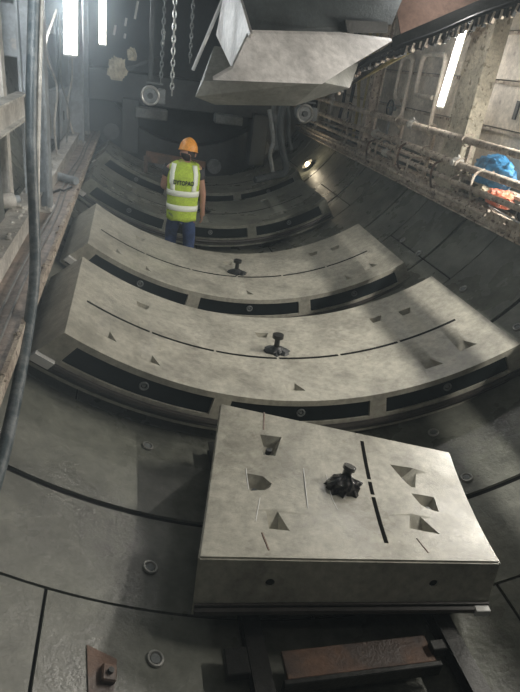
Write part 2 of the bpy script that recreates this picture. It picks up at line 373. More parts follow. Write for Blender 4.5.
def make_segment():
    W, H = 1.37, 1.66
    r = root('tunnel_segment', (0, 0, 0), '', 'concrete segment', 'curved concrete segments standing in a row')
    bm = NB(); arc_solid(bm, -H, H, 0, W, 0, T, 56)
    bmesh.ops.bevel(bm, geom=[e for e in bm.edges if len(e.link_faces) == 2 and e.calc_face_angle(0) > 1.0], offset=0.008, segments=1, affect='EDGES')
    cut = NB()
    for a, b in ((-1.54, -0.62), (-0.50, 0.50), (0.62, 1.54)):
        for z in (0, 1):
            arc_solid(cut, a, b, -0.02 if z == 0 else W - 0.015, 0.022 if z == 0 else W + .02, 0.045, 0.180, 24)
    fr = [(-1.09, .22), (-.03, .20), (1.05, .22), (1.36, .28), (-1.40, .30)]
    bk = [(-1.12, 1.02), (-.09, 1.0), (.96, 1.04), (1.22, 1.0), (-1.40, .95)]
    for u, v in fr: pocket(cut, [(u - .055, v + .08), (u + .02, v + .08), (u + .10, v - .07), (u - .065, v - .07)], [(u - .035, v - .055), (u + .05, v - .055)], 0.07)
    for u, v in bk[:4]: pocket(cut, [(u - .05, v - .07), (u + .03, v - .07), (u + .08, v + .06), (u - .06, v + .06)], [(u - .03, v + .045), (u + .04, v + .045)], 0.06)
    bm2 = boolean_cut(bm, cut)
    obj('body', bm2, CONC, r, local=True, smooth=True)
    for a, b in ((-1.535, -0.625), (-0.495, 0.495), (0.625, 1.535)):
        bm = NB(); arc_solid(bm, a, b, 0.012, 0.0245, 0.048, 0.177, 20); pd = obj('recess_pad', bm, PADM, r, local=True, smooth=True)
        mid = (a + b) / 2; c0 = sm(mid, -.002, .10); bm = NB()
        tube(bm, [c0 + Vector((math.cos(2 * PI * i / 16) * .026, .004, math.sin(2 * PI * i / 16) * .026)) for i in range(17)], .007, 6, smooth=False, cap=False)
        cyl(bm, c0 + Vector((0, .02, 0)), c0 + Vector((0, .003, 0)), .012, 8)
        obj('bolt_socket', bm, MGREY, pd, local=True, smooth=True)
    # mid groove, filled dark, interrupted by small bridges
    bm = NB(); k = 6
    for i in range(k):
        a = -1.57 + i * 3.06 / k + .010; b = -1.57 + (i + 1) * 3.06 / k - .010
        arc_solid(bm, a, b, 0.597, 0.623, -0.0012, 0.004, 6)
    obj('groove', bm, JOINT, r, local=True)
    bm = NB(); tube(bm, [sm(u, -.018, .222) for u in [-H + .02 + (2 * H - .04) * i / 40 for i in range(41)]], .022, 8, smooth=False)
    tube(bm, [sm(u, -.008, .262) for u in [-H + .02 + (2 * H - .04) * i / 40 for i in range(41)]], .010, 6, smooth=False)
    obj('gasket', bm, RUBG, r, local=True, smooth=True)
    bm = NB(); arc_solid(bm, -H - .006, -H + .10, -.045, -.004, .19, .245, 3); g = obj('gasket_corner', bm, LGREY, r, local=True); g['label'] = 'pale grey gasket corner'
    lifting_plug(r, sm, -.03, .73, 1.0)
    bm = NB()
    for s in (-1, 1): box(bm, (s * .62, .65, -T + .03 + .0), (.0, .0, .0))
    bm.free()
    return r
SEG2 = make_segment()
segs = [(0.12, 3.08, 0.36, 0.0, 'big curved concrete segment directly behind the nearest flat one, light bars across its right end'),
        (0.12, 5.03, 0.29, 1.0, 'curved concrete segment in front of the worker, between the largest curved one and his legs'),
        (0.00, 7.40, 0.37, 0.0, 'dark curved concrete segment with black front recesses just beyond the worker'),
        (0.10, 9.25, 0.40, 0.0, 'farthest curved concrete segment, lost in the dark under the hanging hoses')]
for i, (x, y, z, tilt, lab) in enumerate(segs):
    o = SEG2 if i == 0 else copy_tree(SEG2)
    o.location = (x, y, z - R0); o.rotation_euler = (math.radians(tilt), 0, 0); o['label'] = lab
    if i >= 2:      # the two far ones: muddy concrete with shade put into its colour
        b_ = [x for x in bpy.data.objects if x.parent == o and x.name.startswith('body')][0]; b_.data = b_.data.copy(); b_.data.materials[0] = CONC_SHADE

# timber blocks that the segments' edges rest on
# nearest flat segment, turned a quarter: its curve runs away from the camera
YAW = -math.radians(12.3); W1 = 1.416
seg1 = root('key_segment', (0, 0, 0), 'nearest flat tapered concrete segment with open bolt pockets and black plastic at its centre', 'concrete segment', rot=(0, 0, YAW))
P1 = Vector((-.77, 1.66, 0)); X1 = Vector((math.cos(YAW), math.sin(YAW), 0)); Y1 = Vector((-math.sin(YAW), math.cos(YAW), 0))
seg1.location = P1 + X1 * .708 + Y1 * .6 + Vector((0, 0, -2.315))
def s1(v, u, d):
    a = u / R0; r = R0 + d; return Vector((v, r * math.sin(a), R0 - r * math.cos(a)))
def ends(v):
    k = (v + .708) / 1.416; return (-.6 + .186 * k, .618 - .193 * k)
bm = NB(); nU = 24; nV = 8; G = {}
for layer, d in enumerate((0, .305)):
    for i in range(nV + 1):
        v = -.708 + 1.416 * i / nV; u0, u1 = ends(v)
        for j in range(nU + 1): G[layer, i, j] = bm.verts.new(s1(v, u0 + (u1 - u0) * j / nU, d))
for i in range(nV):
    for j in range(nU):
        for l in (0, 1): bm.faces.new((G[l, i, j], G[l, i + 1, j], G[l, i + 1, j + 1], G[l, i, j + 1]))
    for j in (0, nU): bm.faces.new((G[0, i, j], G[0, i + 1, j], G[1, i + 1, j], G[1, i, j]))
for j in range(nU):
    for i in (0, nV): bm.faces.new((G[0, i, j], G[0, i, j + 1], G[1, i, j + 1], G[1, i, j]))
bmesh.ops.recalc_face_normals(bm, faces=bm.faces)
bmesh.ops.bevel(bm, geom=[e for e in bm.edges if len(e.link_faces) == 2 and e.calc_face_angle(0) > 0.9], offset=0.009, segments=2, affect='EDGES')
cut = NB()
pk = [([(-.465, .41), (-.30, .41), (-.345, .205), (-.435, .205)], [(-.42, .35), (-.36, .35), (-.38, .26), (-.41, .26)], .055, (-.395, .30)),
      ([(-.53, .09), (-.43, .08), (-.355, .0), (-.37, -.05), (-.50, -.085)], [(-.49, .01), (-.42, .0), (-.485, -.06)], .055, (-.47, -.035)),
      ([(-.42, -.16), (-.355, -.16), (-.28, -.35), (-.40, -.35)], [(-.385, -.33), (-.34, -.33)], .08, None),
      ([(.30, .28), (.48, .27), (.43, .08), (.395, .08)], [(.33, .225), (.38, .215), (.41, .12)], .055, (.365, .18)),
      ([(.37, .07), (.53, .055), (.52, -.095), (.42, -.06)], [(.42, .0), (.48, .0), (.485, -.06)], .05, (.465, -.035)),
      ([(.34, -.08), (.385, -.085), (.485, -.26), (.30, -.235)], [(.34, -.215), (.41, -.23)], .07, None)]
for top, deep, dd, _ in pk: hull(cut, [s1(a, b, -.03) for a, b in top] + [s1(a, b, dd) for a, b in deep])
for v in (-.38, .395):
    u0 = ends(v)[0]; bm0 = cut; cyl(bm0, s1(v, u0 - .05, .125), s1(v, u0 + .06, .125), .022, 12)
body = obj('body', boolean_cut(bm, cut), CONCW, seg1, local=True, smooth=True)
for top, deep, dd, h in pk:
    if h is None: continue
    bm = NB(); c = s1(h[0], h[1], dd * .62); cyl(bm, c + Vector((0, 0, -.04)), c + Vector((.004, 0, .006)), .017, 12); obj('bolt_hole', bm, RUB, seg1, local=True, smooth=True)
for v in (-.38, .395):
    u0 = ends(v)[0]; bm = NB(); cyl(bm, s1(v, u0 + .012, .125), s1(v, u0 + .055, .125), .0215, 12); obj('bolt_hole', bm, RUB, seg1, local=True)
bm = NB()
for a, b in ((-.36, -.02), (0.0, .10), (.12, .43)):
    n_ = 6
    rows = [[bm.verts.new(s1(v, a + (b - a) * i / n_, d)) for v, d in ((.157, -.0012), (.178, -.0012), (.178, .004), (.157, .004))] for i in range(n_ + 1)]
    for p, q in zip(rows, rows[1:]):
        for j in range(4): bm.faces.new((p[j], p[(j + 1) % 4], q[(j + 1) % 4], q[j]))
    bm.faces.new(rows[0]); bm.faces.new(rows[-1][::-1])
obj('groove', bm, JOINT, seg1, local=True)
bm = NB(); tube(bm, [s1(v, ends(v)[0] - .012, .262) for v in (-.70, .702)], .019, 8, smooth=False); tube(bm, [s1(v, ends(v)[0] - .006, .235) for v in (-.70, .702)], .008, 8, smooth=False)
obj('gasket', bm, RUBG, seg1, local=True, smooth=True)
bm = NB(); a0 = s1(.665, ends(.665)[0] - .022, .262); box(bm, a0, (.075, .035, .04), Matrix.Rotation(math.radians(7), 4, 'Z')); g = obj('gasket_corner', bm, LGREY, seg1, local=True, bevel=.003); g['label'] = 'pale grey gasket corner'
# cast-in lines beside the plastic
for q in (((-.20, .15), (-.195, -.16)), ((-.075, .12), (-.06, -.06), (-.04, -.15)), ((-.52, .10), (-.50, -.07)), ((-.44, -.12), (-.46, -.30))):
    bm = NB(); tube(bm, [s1(a, b, .001) for a, b in q], .003, 5, k=3); o = obj('cement_ridge', bm, LGREY, seg1, local=True); o['label'] = 'pale raised cement line'
for q in (((-.43, .58), (-.43, .43)), ((-.43, -.38), (-.40, -.50)), ((.33, -.30), (.36, -.40))):
    bm = NB(); tube(bm, [s1(a, b, .003) for a, b in q], .006, 5, k=2); obj('scrape', bm, RUST, seg1, local=True)
# black plastic wad over the lifting socket
bm = NB(); rnd = random.Random(3); seg = 26; rows = []
for k, (rr, hh) in enumerate(((.092, -.004), (.085, .03), (.06, .055), (.035, .07))):
    rows.append([bm.verts.new(s1(.01 + math.cos(2 * PI * i / seg) * rr * (1 + .55 * (rnd.random() - .45)), .03 + math.sin(2 * PI * i / seg) * rr * .8 * (1 + .5 * (rnd.random() - .45)), -hh * (1 + .3 * (rnd.random() - .5)))) for i in range(seg)])
for a, b in zip(rows, rows[1:]):
    for j in range(seg): bm.faces.new((a[j], a[(j + 1) % seg], b[(j + 1) % seg], b[j]))
bm.faces.new(rows[-1]); bm.faces.new(rows[0][::-1])
lb = obj('plastic_wad', bm, PLAST, seg1, local=True)
bm = NB(); c = s1(.02, .07, 0); cyl(bm, c + Vector((0, 0, .03)), c + Vector((.01, .01, .085)), .026, 10); cyl(bm, c + Vector((.01, .01, .085)), c + Vector((.015, .015, .105)), .036, 14)
obj('pin', bm, PLAST, lb, local=True, smooth=True)

# ------------------------------------------------------------------ feeder frame under the nearest segment
r = root('segment_feeder', (0, 1.2, -2.74), 'dark steel feeder frame with a rusty cross plate under the nearest segment', 'steel frame')
for x in (-.50, .44):
    bm = NB(); hbeam(bm, (x, 0.5, -2.668), (x, 2.95, -2.668), .085, .085, (0, 0, 1), .012); obj('rail', bm, DSTEEL, r)
bm = NB(); box(bm, (-.045, 1.39, -2.645), (.70, .13, .03)); obj('cross_plate', bm, RUST, r, bevel=.004)
bm = NB(); box(bm, (-.045, 1.315, -2.665), (.74, .025, .075)); obj('cross_bar', bm, DSTEEL, r, bevel=.004)
for c_, s_ in (((.33, 1.38, -2.62), (.07, .05, .05)), ((-.60, 1.42, -2.63), (.10, .12, .05))): bm = NB(); box(bm, c_, s_); obj('bracket', bm, DSTEEL, r, bevel=.004)
for x in (-.50, .44):
    for y in (1.85, 2.4): bm = NB(); box(bm, (x, y, -2.617), (.07, .10, .018)); obj('bearing_pad', bm, RUB, r)

# ------------------------------------------------------------------ left gantry
DL = -1.85
r = root('walkway', (-1.85, 5, DL - .05), 'muddy brown walkway deck along the left wall below the grey columns', 'walkway')
bm = NB(); bx(bm, (-2.06, 1.9, DL - .03), (-1.66, 11.4, DL)); obj('deck', bm, MUD, r)
bm = NB(); bx(bm, (-1.675, 1.9, DL - .07), (-1.65, 11.4, DL + .012))
rocks(bm, lambda: Vector((-1.66 + random.uniform(-.02, .02), random.uniform(1.9, 10), DL + random.uniform(-.01, .01))), 140, .008, .025)
obj('edge_angle', bm, CRUST, r)
bm = NB()
for x in (-1.74, -1.80): tube(bm, [(x + random.uniform(-.02, .02), y, DL + .012) for y in [2 + k * .9 for k in range(11)]], .009, 6, k=3)
obj('cable', bm, CABG, r)
r = root('base_beam', (-1.98, 5, DL), 'dirty white steel base beam lying along the back of the left walkway', 'beam')
bm = NB(); bx(bm, (-2.03, 1.9, DL), (-1.90, 11.4, DL + .15)); obj('web', bm, WSTEEL, r, bevel=.006)
bm = NB(); bx(bm, (-2.06, 1.9, DL + .15), (-1.885, 11.4, DL + .165)); obj('top_flange', bm, WSTEEL, r)
bm = NB()
rocks(bm, lambda: Vector((random.uniform(-2.05, -1.9), random.uniform(2.2, 8), DL + .17)), 90, .01, .03)
obj('mortar_lumps', bm, WSTEEL, r)
def column(x, y, zb, zt, s, lab, M=BSTEEL, lean=0.0):
    r = root('gantry_column', (x, y, zb), lab, 'column', 'grey steel columns of the left gantry')
    bm = NB(); hbeam(bm, (x, y, zb + .02), (x + lean, y, zt), s, s, (1, 0, 0), .022); obj('shaft', bm, M, r)
    bm = NB(); box(bm, (x, y, zb + .012), (s + .03, s + .03, .024)); obj('base_plate', bm, WSTEEL, r)
    bm = NB(); rocks(bm, lambda: Vector((x + random.uniform(-.5, .5) * s, y + random.uniform(-.6, .6) * s, zb + .03)), 26, .012, .035); obj('mortar_lumps', bm, WSTEEL, r)
column(-1.915, 5.60, DL, 1.6, .21, 'nearest grey steel column on the left, behind the long dark hose')
column(-1.915, 9.75, DL, 1.6, .21, 'grey steel column between the two bright lamps at the top left')
column(-1.915, 10.95, DL, 1.6, .20, 'farthest grey steel column at the end of the left walkway')
r = root('gantry_column', (-2.13, 4.95, DL + .17), 'dirty white column at the far left edge standing on the base beam', 'column')
bm = NB(); hbeam(bm, (-2.10, 4.95, DL + .17), (-2.10, 4.95, 1.5), .12, .14, (1, 0, 0), .02); obj('shaft', bm, WSTEEL, r)
bm = NB(); hull(bm, [(-2.08, 4.88, 0.02), (-1.9, 4.88, .02), (-2.08, 5.02, .02), (-1.9, 5.02, .02), (-2.4, 4.88, .35), (-1.78, 4.88, .35), (-2.4, 5.02, .35), (-1.78, 5.02, .35)]); obj('haunch', bm, WSTEEL, r)
# rail beams along the back
def longbeam(name, x, z, h, y0, y1, lab, M=WSTEEL, w=.10):
    r = root(name, (x, y0, z), lab, 'beam')
    bm = NB(); hbeam(bm, (x, y0, z), (x, y1, z), w, h, (0, 0, 1), .015); obj('rail', bm, M, r)
    bm = NB()
    for k in range(int((y1 - y0) / 1.4)): box(bm, (x + .03, y0 + .7 + k * 1.4, z), (.03, .012, h - .03))
    obj('stiffener', bm, M, r)
longbeam('side_beam', -1.985, -.92, .20, 2.0, 5.45, 'whitish horizontal side beam at waist height at the far left edge')
longbeam('side_beam', -2.22, -.30, .10, 7.3, 11.4, 'thin horizontal beam behind the lamps at the top left', BSTEEL, .06)
# back panels and cabinets
for y0, y1, z0, z1, lab, M in ((5.9, 7.2, -.58, .5, 'grey hanging cabinet left of the first bright lamp', BSTEEL), (8.6, 9.7, -1.65, -1.02, 'grey cabinet standing between the two middle columns on the left', BSTEEL), (2.6, 4.6, -1.68, -1.1, 'shadowy grey cabinet at the far left edge', MGREY)):
    r = root('cabinet', ((-2.1), (y0 + y1) / 2, z0), lab, 'cabinet')
    bm = NB(); bx(bm, (-2.19 if z0 < -1.5 else -2.3, y0, z0), (-2.03, y1, z1)); obj('body', bm, M, r, bevel=.012)
    bm = NB(); bx(bm, (-2.03, y0 + .06, z0 + .06), (-2.018, y1 - .06, z1 - .06)); d = obj('door', bm, M, r, bevel=.004)
    bm = NB(); bx(bm, (-2.018, y0 + .12, (z0 + z1) / 2 - .06), (-1.995, y0 + .14, (z0 + z1) / 2 + .06)); obj('handle', bm, DSTEEL, d)
for i in range(7):
    y = 6.2 + i * .62; rnd = random.Random(i)
    bm = NB(); pts = [(-1.99 + rnd.uniform(-.03, .05), y + rnd.uniform(-.3, .3), z) for z in (-.1, -.5, -.9, -1.3, -1.66)]
    tube(bm, pts, rnd.uniform(.008, .016), 7)
    tag(obj('hanging_cable', bm, [CABLE, CABG, WSTEEL][i % 3], base=pts[-1]), ['nearest', 'second nearest', 'third nearest', 'middle', 'third farthest', 'second farthest', 'farthest'][i] + ' of the thin cables dangling behind the left columns' if i != 3 else 'thin cable dangling midway in the row behind the left columns', 'cable', 'cables dangling behind the left columns')
r = root('pipe_end', (-1.8, 6.9, DL + .05), 'short thick grey pipe lying across the left walkway', 'pipe')
bm = NB(); cyl(bm, (-1.93, 6.95, DL + .05), (-1.68, 6.75, DL + .045), .045, 14); obj('barrel', bm, BSTEEL, r, smooth=True)
bm = NB(); cyl(bm, (-1.945, 6.962, DL + .05), (-1.925, 6.946, DL + .05), .055, 14); obj('flange', bm, WSTEEL, r, smooth=True)
bm = NB(); tube(bm, [(-1.9, 6.2, DL + .012), (-1.83, 6.4, DL + .015), (-1.78, 6.35, DL + .02), (-1.72, 6.6, DL + .015)], .012, 6); tag(obj('loose_hose', bm, CABLE, base=(-1.8, 6.4, DL)), 'thin black hose looped on the left walkway', 'hose')
# long dark hose
bm = NB()
hp = [at(36, -60, 3.9), at(33, 30, 3.9), at(31, 130, 3.8), at(34, 215, 3.65), at(35, 265, 3.45), at(31, 310, 3.2), at(21, 370, 2.75), at(11, 420, 2.4), at(2, 458, 2.15), at(-14, 510, 1.85), at(-30, 560, 1.65)]
tube(bm, hp, .033, 12, k=6); tag(obj('thick_hose', bm, HOSE, smooth=True, base=hp[-1]), 'thick dusty blue-grey hose hanging down the left side to the floor', 'hose')
bm = NB(); hp2 = [at(42, -60, 4.0), at(40, 40, 4.0), at(38, 130, 3.95), at(37, 200, 3.8), at(38, 262, 3.6)]
tube(bm, hp2, .016, 8); tag(obj('thin_hose', bm, WSTEEL, smooth=True, base=hp2[-1]), 'thin pale cable hanging right beside the thick hose at the left', 'cable')
# pale thing at far left by the column foot
r = root('bottle', at(6, 203, 4.7), 'pale capped canister lying at the left edge on the base beam', 'canister'); q = Vector(r.location)
bm = NB(); cyl(bm, q + Vector((-.12, -.05, 0)), q + Vector((.05, .05, .02)), .06, 14); obj('body', bm, WSTEEL, r, smooth=True)
bm = NB(); cyl(bm, q + Vector((.05, .05, .02)), q + Vector((.09, .073, .025)), .03, 12); obj('cap', bm, BSTEEL, r, smooth=True)

# ------------------------------------------------------------------ lamps
def tube_light(p0, p1, rad, lab, power, n=None, color=(1, .96, .9), side=(1, 0, 0), spread=180, grp='tube lamps on the gantries', house=True):
    p0, p1 = Vector(p0), Vector(p1); d = (p1 - p0).normalized(); s = Vector(side).normalized()
    r = root('tube_lamp', p0, lab, 'lamp', grp)
    bm = NB(); cyl(bm, p0, p1, rad, 14); obj('tube', bm, TUBE, r, smooth=True)
    bm = NB(); beam(bm, p0 - s * (rad + .02) - d * .03, p1 - s * (rad + .02) + d * .03, .05 if abs(rad) < .04 else rad * 2.0, .025, s); obj('housing', bm, WSTEEL, r)
    for p, q in ((p0, p0 - d * .025), (p1, p1 + d * .025)): bm = NB(); cyl(bm, p, q, rad * 1.08, 12); obj('end_cap', bm, LGREY, r, smooth=True)
    ld = bpy.data.lights.new('tube_glow', 'AREA'); ld.shape = 'RECTANGLE'; ld.size = .025; ld.size_y = (p1 - p0).length; ld.energy = power; ld.color = color; ld.spread = math.radians(spread)
    lo = bpy.data.objects.new('tube_glow', ld); COL.objects.link(lo); lo.parent = r
    mid = (p0 + p1) / 2 + s * (rad + .01); z = -s; y = d; x = y.cross(z)
    mm = Matrix((x, y, z)).transposed().to_4x4(); mm.translation = mid - p0; lo.matrix_local = mm
    return r
COOL = (.86, .95, 1.0); WARM = (1, .955, .87)
tube_light(at(69.5, 54, 7.3), at(69.5, -30, 7.3), .062, 'widest bright lamp at the top left, between two grey columns', P_LEFT, side=(-.35, -1, -.25), color=COOL)
tube_light(at(102, 44, 10.2), at(102, -25, 10.2), .045, 'narrower bright lamp at the top left, beyond the second column', P_LEFT * .7, side=(-.35, -1, -.25), color=COOL)
tube_light(atx(440, 106, 2.36), atx(463, 30, 2.36), .034, 'glaring slanted tube lamp on the right wall left of the crusted post', P_RIGHT, side=(-1, -.7, -.2), color=WARM)
tube_light((-1.75, 1.0, .75), (-1.15, 1.0, .75), .02, 'tube lamp of the left row beside the photographer', P_NEAR_L, side=(-.3, 1, -.33), color=COOL, spread=50)
tube_light((2.62, 3.2, -.17), (2.62, 4.4, -.17), .014, 'tube lamp lying level on the right wall just outside the picture', P_NEAR_R, side=(-1, 0, -.75), color=WARM)
tube_light((2.62, 1.5, -.17), (2.62, 2.7, -.17), .014, 'tube lamp lying level on the right wall beside the photographer', P_BACK_R, side=(-1, .2, -.8), color=WARM)
tube_light((-.9, -.4, 1.9), (.3, -.4, 1.9), .02, 'added fill lamp out of view above the photographer', P_FILL_TOP, side=(0, .5, -1), color=(1, .97, .92))  # unseen lamp added as weak overhead fill
tube_light((1.2, 5.35, .52), (1.8, 5.35, .52), .02, 'added fill lamp out of view above the crane trolley', P_FILL_FRONT, side=(-.1, -.5, -1), color=(1, .98, .95))  # unseen lamp added to light the near segments from ahead

# ------------------------------------------------------------------ right gantry: deck, pipes, posts
DR = -1.30
r = root('walkway', (2.3, 5, DR - .12), 'mortar-crusted right walkway edge running under the pipes', 'walkway')
bm = NB(); bx(bm, (2.2, -1.0, DR - .03), (2.43, 11.4, DR)); bx(bm, (2.33, -1.0, -1.15), (2.50, 11.4, -1.125)); obj('deck', bm, CRUST, r)
bm = NB(); bx(bm, (2.185, -1.0, DR - .13), (2.225, 11.4, DR + .01)); bx(bm, (2.15, -1.0, DR - .14), (2.225, 11.4, DR - .125))
rocks(bm, lambda: Vector((2.19 + random.uniform(-.03, .02), random.uniform(2.8, 9), DR + random.uniform(-.13, .03))), 420, .008, .028)
obj('edge_channel', bm, CRUST, r)
bm = NB()
rocks(bm, lambda: Vector((random.uniform(2.2, 2.33), random.uniform(2.8, 8), DR + .01)), 140, .012, .045); rocks(bm, lambda: Vector((random.uniform(2.34, 2.47), random.uniform(2.8, 8), -1.12)), 160, .010, .035)
o = obj('debris', bm, CRUST, r); o['kind'] = 'stuff'
def pipe(x, z, rad, y0, y1, lab, M=CRUST, couple=(), n=70, sag=0.0):
    r = root('service_pipe', (x, y0, z), lab, 'pipe', 'pipes along the right walkway')
    bm = NB(); pts = [(x, y0 + (y1 - y0) * i / 20, z + math.sin(i * 1.1) * sag) for i in range(21)]
    tube(bm, pts, rad, 12, k=2); rocks(bm, lambda: Vector((x + random.uniform(-rad, rad) * .7, random.uniform(3.5, min(y1, 8.5)), z + rad * random.uniform(-.8, .9))), n, .006, rad * .45)
    obj('barrel', bm, M, r, smooth=True)
    for y in couple:
        bm = NB(); cyl(bm, (x, y - .05, z), (x, y + .05, z), rad * 1.55, 14); cyl(bm, (x, y - .015, z + rad * 1.2), (x, y + .015, z + rad * 2.2), .012, 8); box(bm, (x - rad * 1.5, y, z), (.03, .06, .05)); obj('coupling', bm, WSTEEL, r, smooth=False)
pipe(2.2, -.765, .036, -1.0, 11.4, 'uppermost pipe along the right walkway, with a pale clamp', couple=(6.6, 9.6))
pipe(2.2, -1.00, .036, -1.0, 11.4, 'middle pipe along the right walkway, passing below the blue bag', couple=(5.4, 7.6), sag=.006)
pipe(2.17, -1.17, .028, -1.0, 11.4, 'lowest pipe of the right side, just above the crusted walkway edge', couple=(7.1,), sag=.006, n=120)
pipe(2.13, -1.33, .020, 4.6, 11.5, 'thin pipe hung on the outside of the right walkway edge', n=60, sag=.008)
for i, y in enumerate((4.0, 5.35, 6.15, 7.0, 7.9, 8.9)):
    r = root('pipe_bracket', (2.26, y, DR), 'upright pipe bracket on the right walkway, ' + ['nearest the right picture edge', 'at the crusted post', 'below the glaring lamp', 'below the bent pipe frames', 'beside the brown-grey post', 'farthest of the six'][i], 'bracket', 'upright brackets behind the right-hand pipes')
    bm = NB(); bx(bm, (2.245, y - .03, DR), (2.275, y + .03, -.74)); obj('upright', bm, CRUST, r)
    for z in (-.765, -1.0, -1.17):
        bm = NB(); tube(bm, [(2.26, y, z - .05), (2.2, y, z - .058), (2.145, y, z), (2.2, y, z + .058), (2.26, y, z + .05)], .008, 6, k=4); obj('u_bolt', bm, CRUST, r)
for i, y in enumerate((4.9, 5.7, 6.3, 6.6, 7.3, 7.6)):
    bm = NB(); z = -1.12 - .05 * (i % 3)
    tube(bm, [(2.2, y, z + .15), (2.13, y + .02, z + .1), (2.1, y, z), (2.12, y - .02, z - .12), (2.16, y - .03, z - .16)], .013, 7); tag(obj('pipe_hook', bm, [CRUST, RUST][i % 2], base=(2.2, y, z)), ['nearest wire tie over the right-hand pipes, by the orange netting', 'black wire tie between the crusted post and the blue bag', 'pale wire tie on the pipes below the glaring lamp', 'black wire tie just left of the glaring lamp', 'pale wire tie left of the pale pipe clamp', 'farthest black wire tie over the right-hand pipes'][i], 'hook', 'wire ties over the right-hand pipes')
PANEL = mat('beige_panel', (0.66, 0.60, 0.51), 0.6, var=0.25, scale=3, bump=0.15, spots=(6, 0.68, (0.32, 0.28, 0.24)))
def post(x, y, zb, w, d, lab, M=CRUSTP, zt=1.2, lean=0.0):
    r = root('gantry_post', (x, y, zb), lab, 'post', 'posts of the right gantry')
    bm = NB(); hbeam(bm, (x, y, zb), (x + lean, y, zt), d, w, (1, 0, 0), .02); obj('shaft', bm, M, r)
    bm = NB(); box(bm, (x, y, zb + .01), (w + .02, d + .04, .02)); rocks(bm, lambda: Vector((x + random.uniform(-.12, .1), y + random.uniform(-.15, .12), zb + .03)), 25, .012, .03); obj('base_plate', bm, M, r)
rp = root('gantry_post', (2.34, 5.55, DR), 'wide mortar-crusted post right of the glaring tube lamp', 'post', 'posts of the right gantry')
bm = NB(); box(bm, (2.33, 5.68, (DR + 1.1) / 2), (.17, .38, 1.1 - DR)); rocks(bm, lambda: Vector((2.33 + random.uniform(-.09, .08), 5.488, random.uniform(DR, .9))), 150, .004, .012); rocks(bm, lambda: Vector((2.243, random.uniform(5.5, 5.86), random.uniform(DR, .9))), 200, .004, .014); obj('shaft', bm, CRUSTP, rp)
bm = NB(); box(bm, (2.24, 5.50, -.1), (.014, .05, 2.4)); obj('flange', bm, CRUSTP, rp)
bm = NB(); box(bm, (2.35, 5.55, DR + .012), (.2, .26, .024)); rocks(bm, lambda: Vector((2.33 + random.uniform(-.12, .08), 5.5 + random.uniform(-.15, .12), DR + .03)), 30, .012, .035); obj('base_plate', bm, CRUSTP, rp)
post(2.33, 8.3, DR, .15, .16, 'brown-grey post at the left of the bent pipe frames on the right side', CRUST)
post(2.33, 10.6, DR, .15, .16, 'farthest post on the right side, beyond the yellow hoses', CRUSTP)
# bent pipe frames behind the lamp
def frame_pipe(ya, yb, z0, z1, x, lab):
    c = .10; bm = NB(); pts = [(x, ya, z0 - .35), (x, ya, z0), (x, ya, z1 - c), (x, ya + c * .4, z1 - c * .3), (x, ya + c, z1), (x, yb - c, z1), (x, yb - c * .3, z1 - c * .3), (x, yb, z1 - c), (x, yb, z0 + c), (x, yb - c * .3, z0 + c * .3), (x, yb - c, z0), (x, ya + c, z0)]
    tube(bm, pts, .028, 8, k=3); tag(obj('bent_pipe', bm, PANEL, smooth=True, base=(x, ya, z0 - .35)), lab, 'pipe', 'bent pipe frames on the right wall')
frame_pipe(6.75, 7.35, -.45, .02, 2.5, 'bent pipe frame just left of the glaring tube lamp')
frame_pipe(7.6, 7.95, -.55, -.02, 2.5, 'narrower bent pipe frame right of the brown-grey post')
for i, (y, M) in enumerate(((8.75, YEL), (9.1, YEL), (9.5, CABLE), (9.9, CABLE), (10.2, WSTEEL))):
    rnd = random.Random(20 + i); bm = NB(); pts = [(2.42 + rnd.uniform(-.03, .03), y + rnd.uniform(-.15, .15), z) for z in (.55, .1, -.35, -.75, -1.27)]
    tube(bm, pts, .028, 8); tag(obj('hanging_hose', bm, M, smooth=True, base=pts[-1]), ['nearest yellowish hose hanging behind the right-hand pipes', 'yellowish hose hanging beyond the nearer yellow one', 'black hose hanging next to the yellow hoses', 'farther black hose hanging at the right', 'pale hose farthest along the right wall'][i], 'hose', 'hoses hanging on the right side')
# sloping yellow pole
bm = NB(); cyl(bm, at(343, 88, 7.2), at(412, 50, 5.6), .022, 10); tag(obj('pole', bm, YEL, smooth=True, base=at(343, 88, 7.2)), 'thin yellowish pole sloping below the ragged cable chain', 'pole')
# valve wheel
r = root('hand_valve', (2.42, 7.75, -.72), 'small dark round hand valve on the right, below the bent pipe frames', 'valve')
bm = NB(); tube(bm, [(2.38, 7.75 + math.cos(2 * PI * i / 18) * .10, -.66 + math.sin(2 * PI * i / 18) * .10) for i in range(19)], .012, 6, smooth=False); obj('wheel', bm, DSTEEL, r)
bm = NB(); cyl(bm, (2.38, 7.75, -.66), (2.46, 7.75, -.66), .03, 10); box(bm, (2.38, 7.75, -.66), (.012, .2, .015)); box(bm, (2.38, 7.75, -.66), (.012, .015, .2)); cyl(bm, (2.41, 7.75, -.66), (2.41, 7.75, -1.28), .02, 8); obj('stem', bm, MGREY, r)
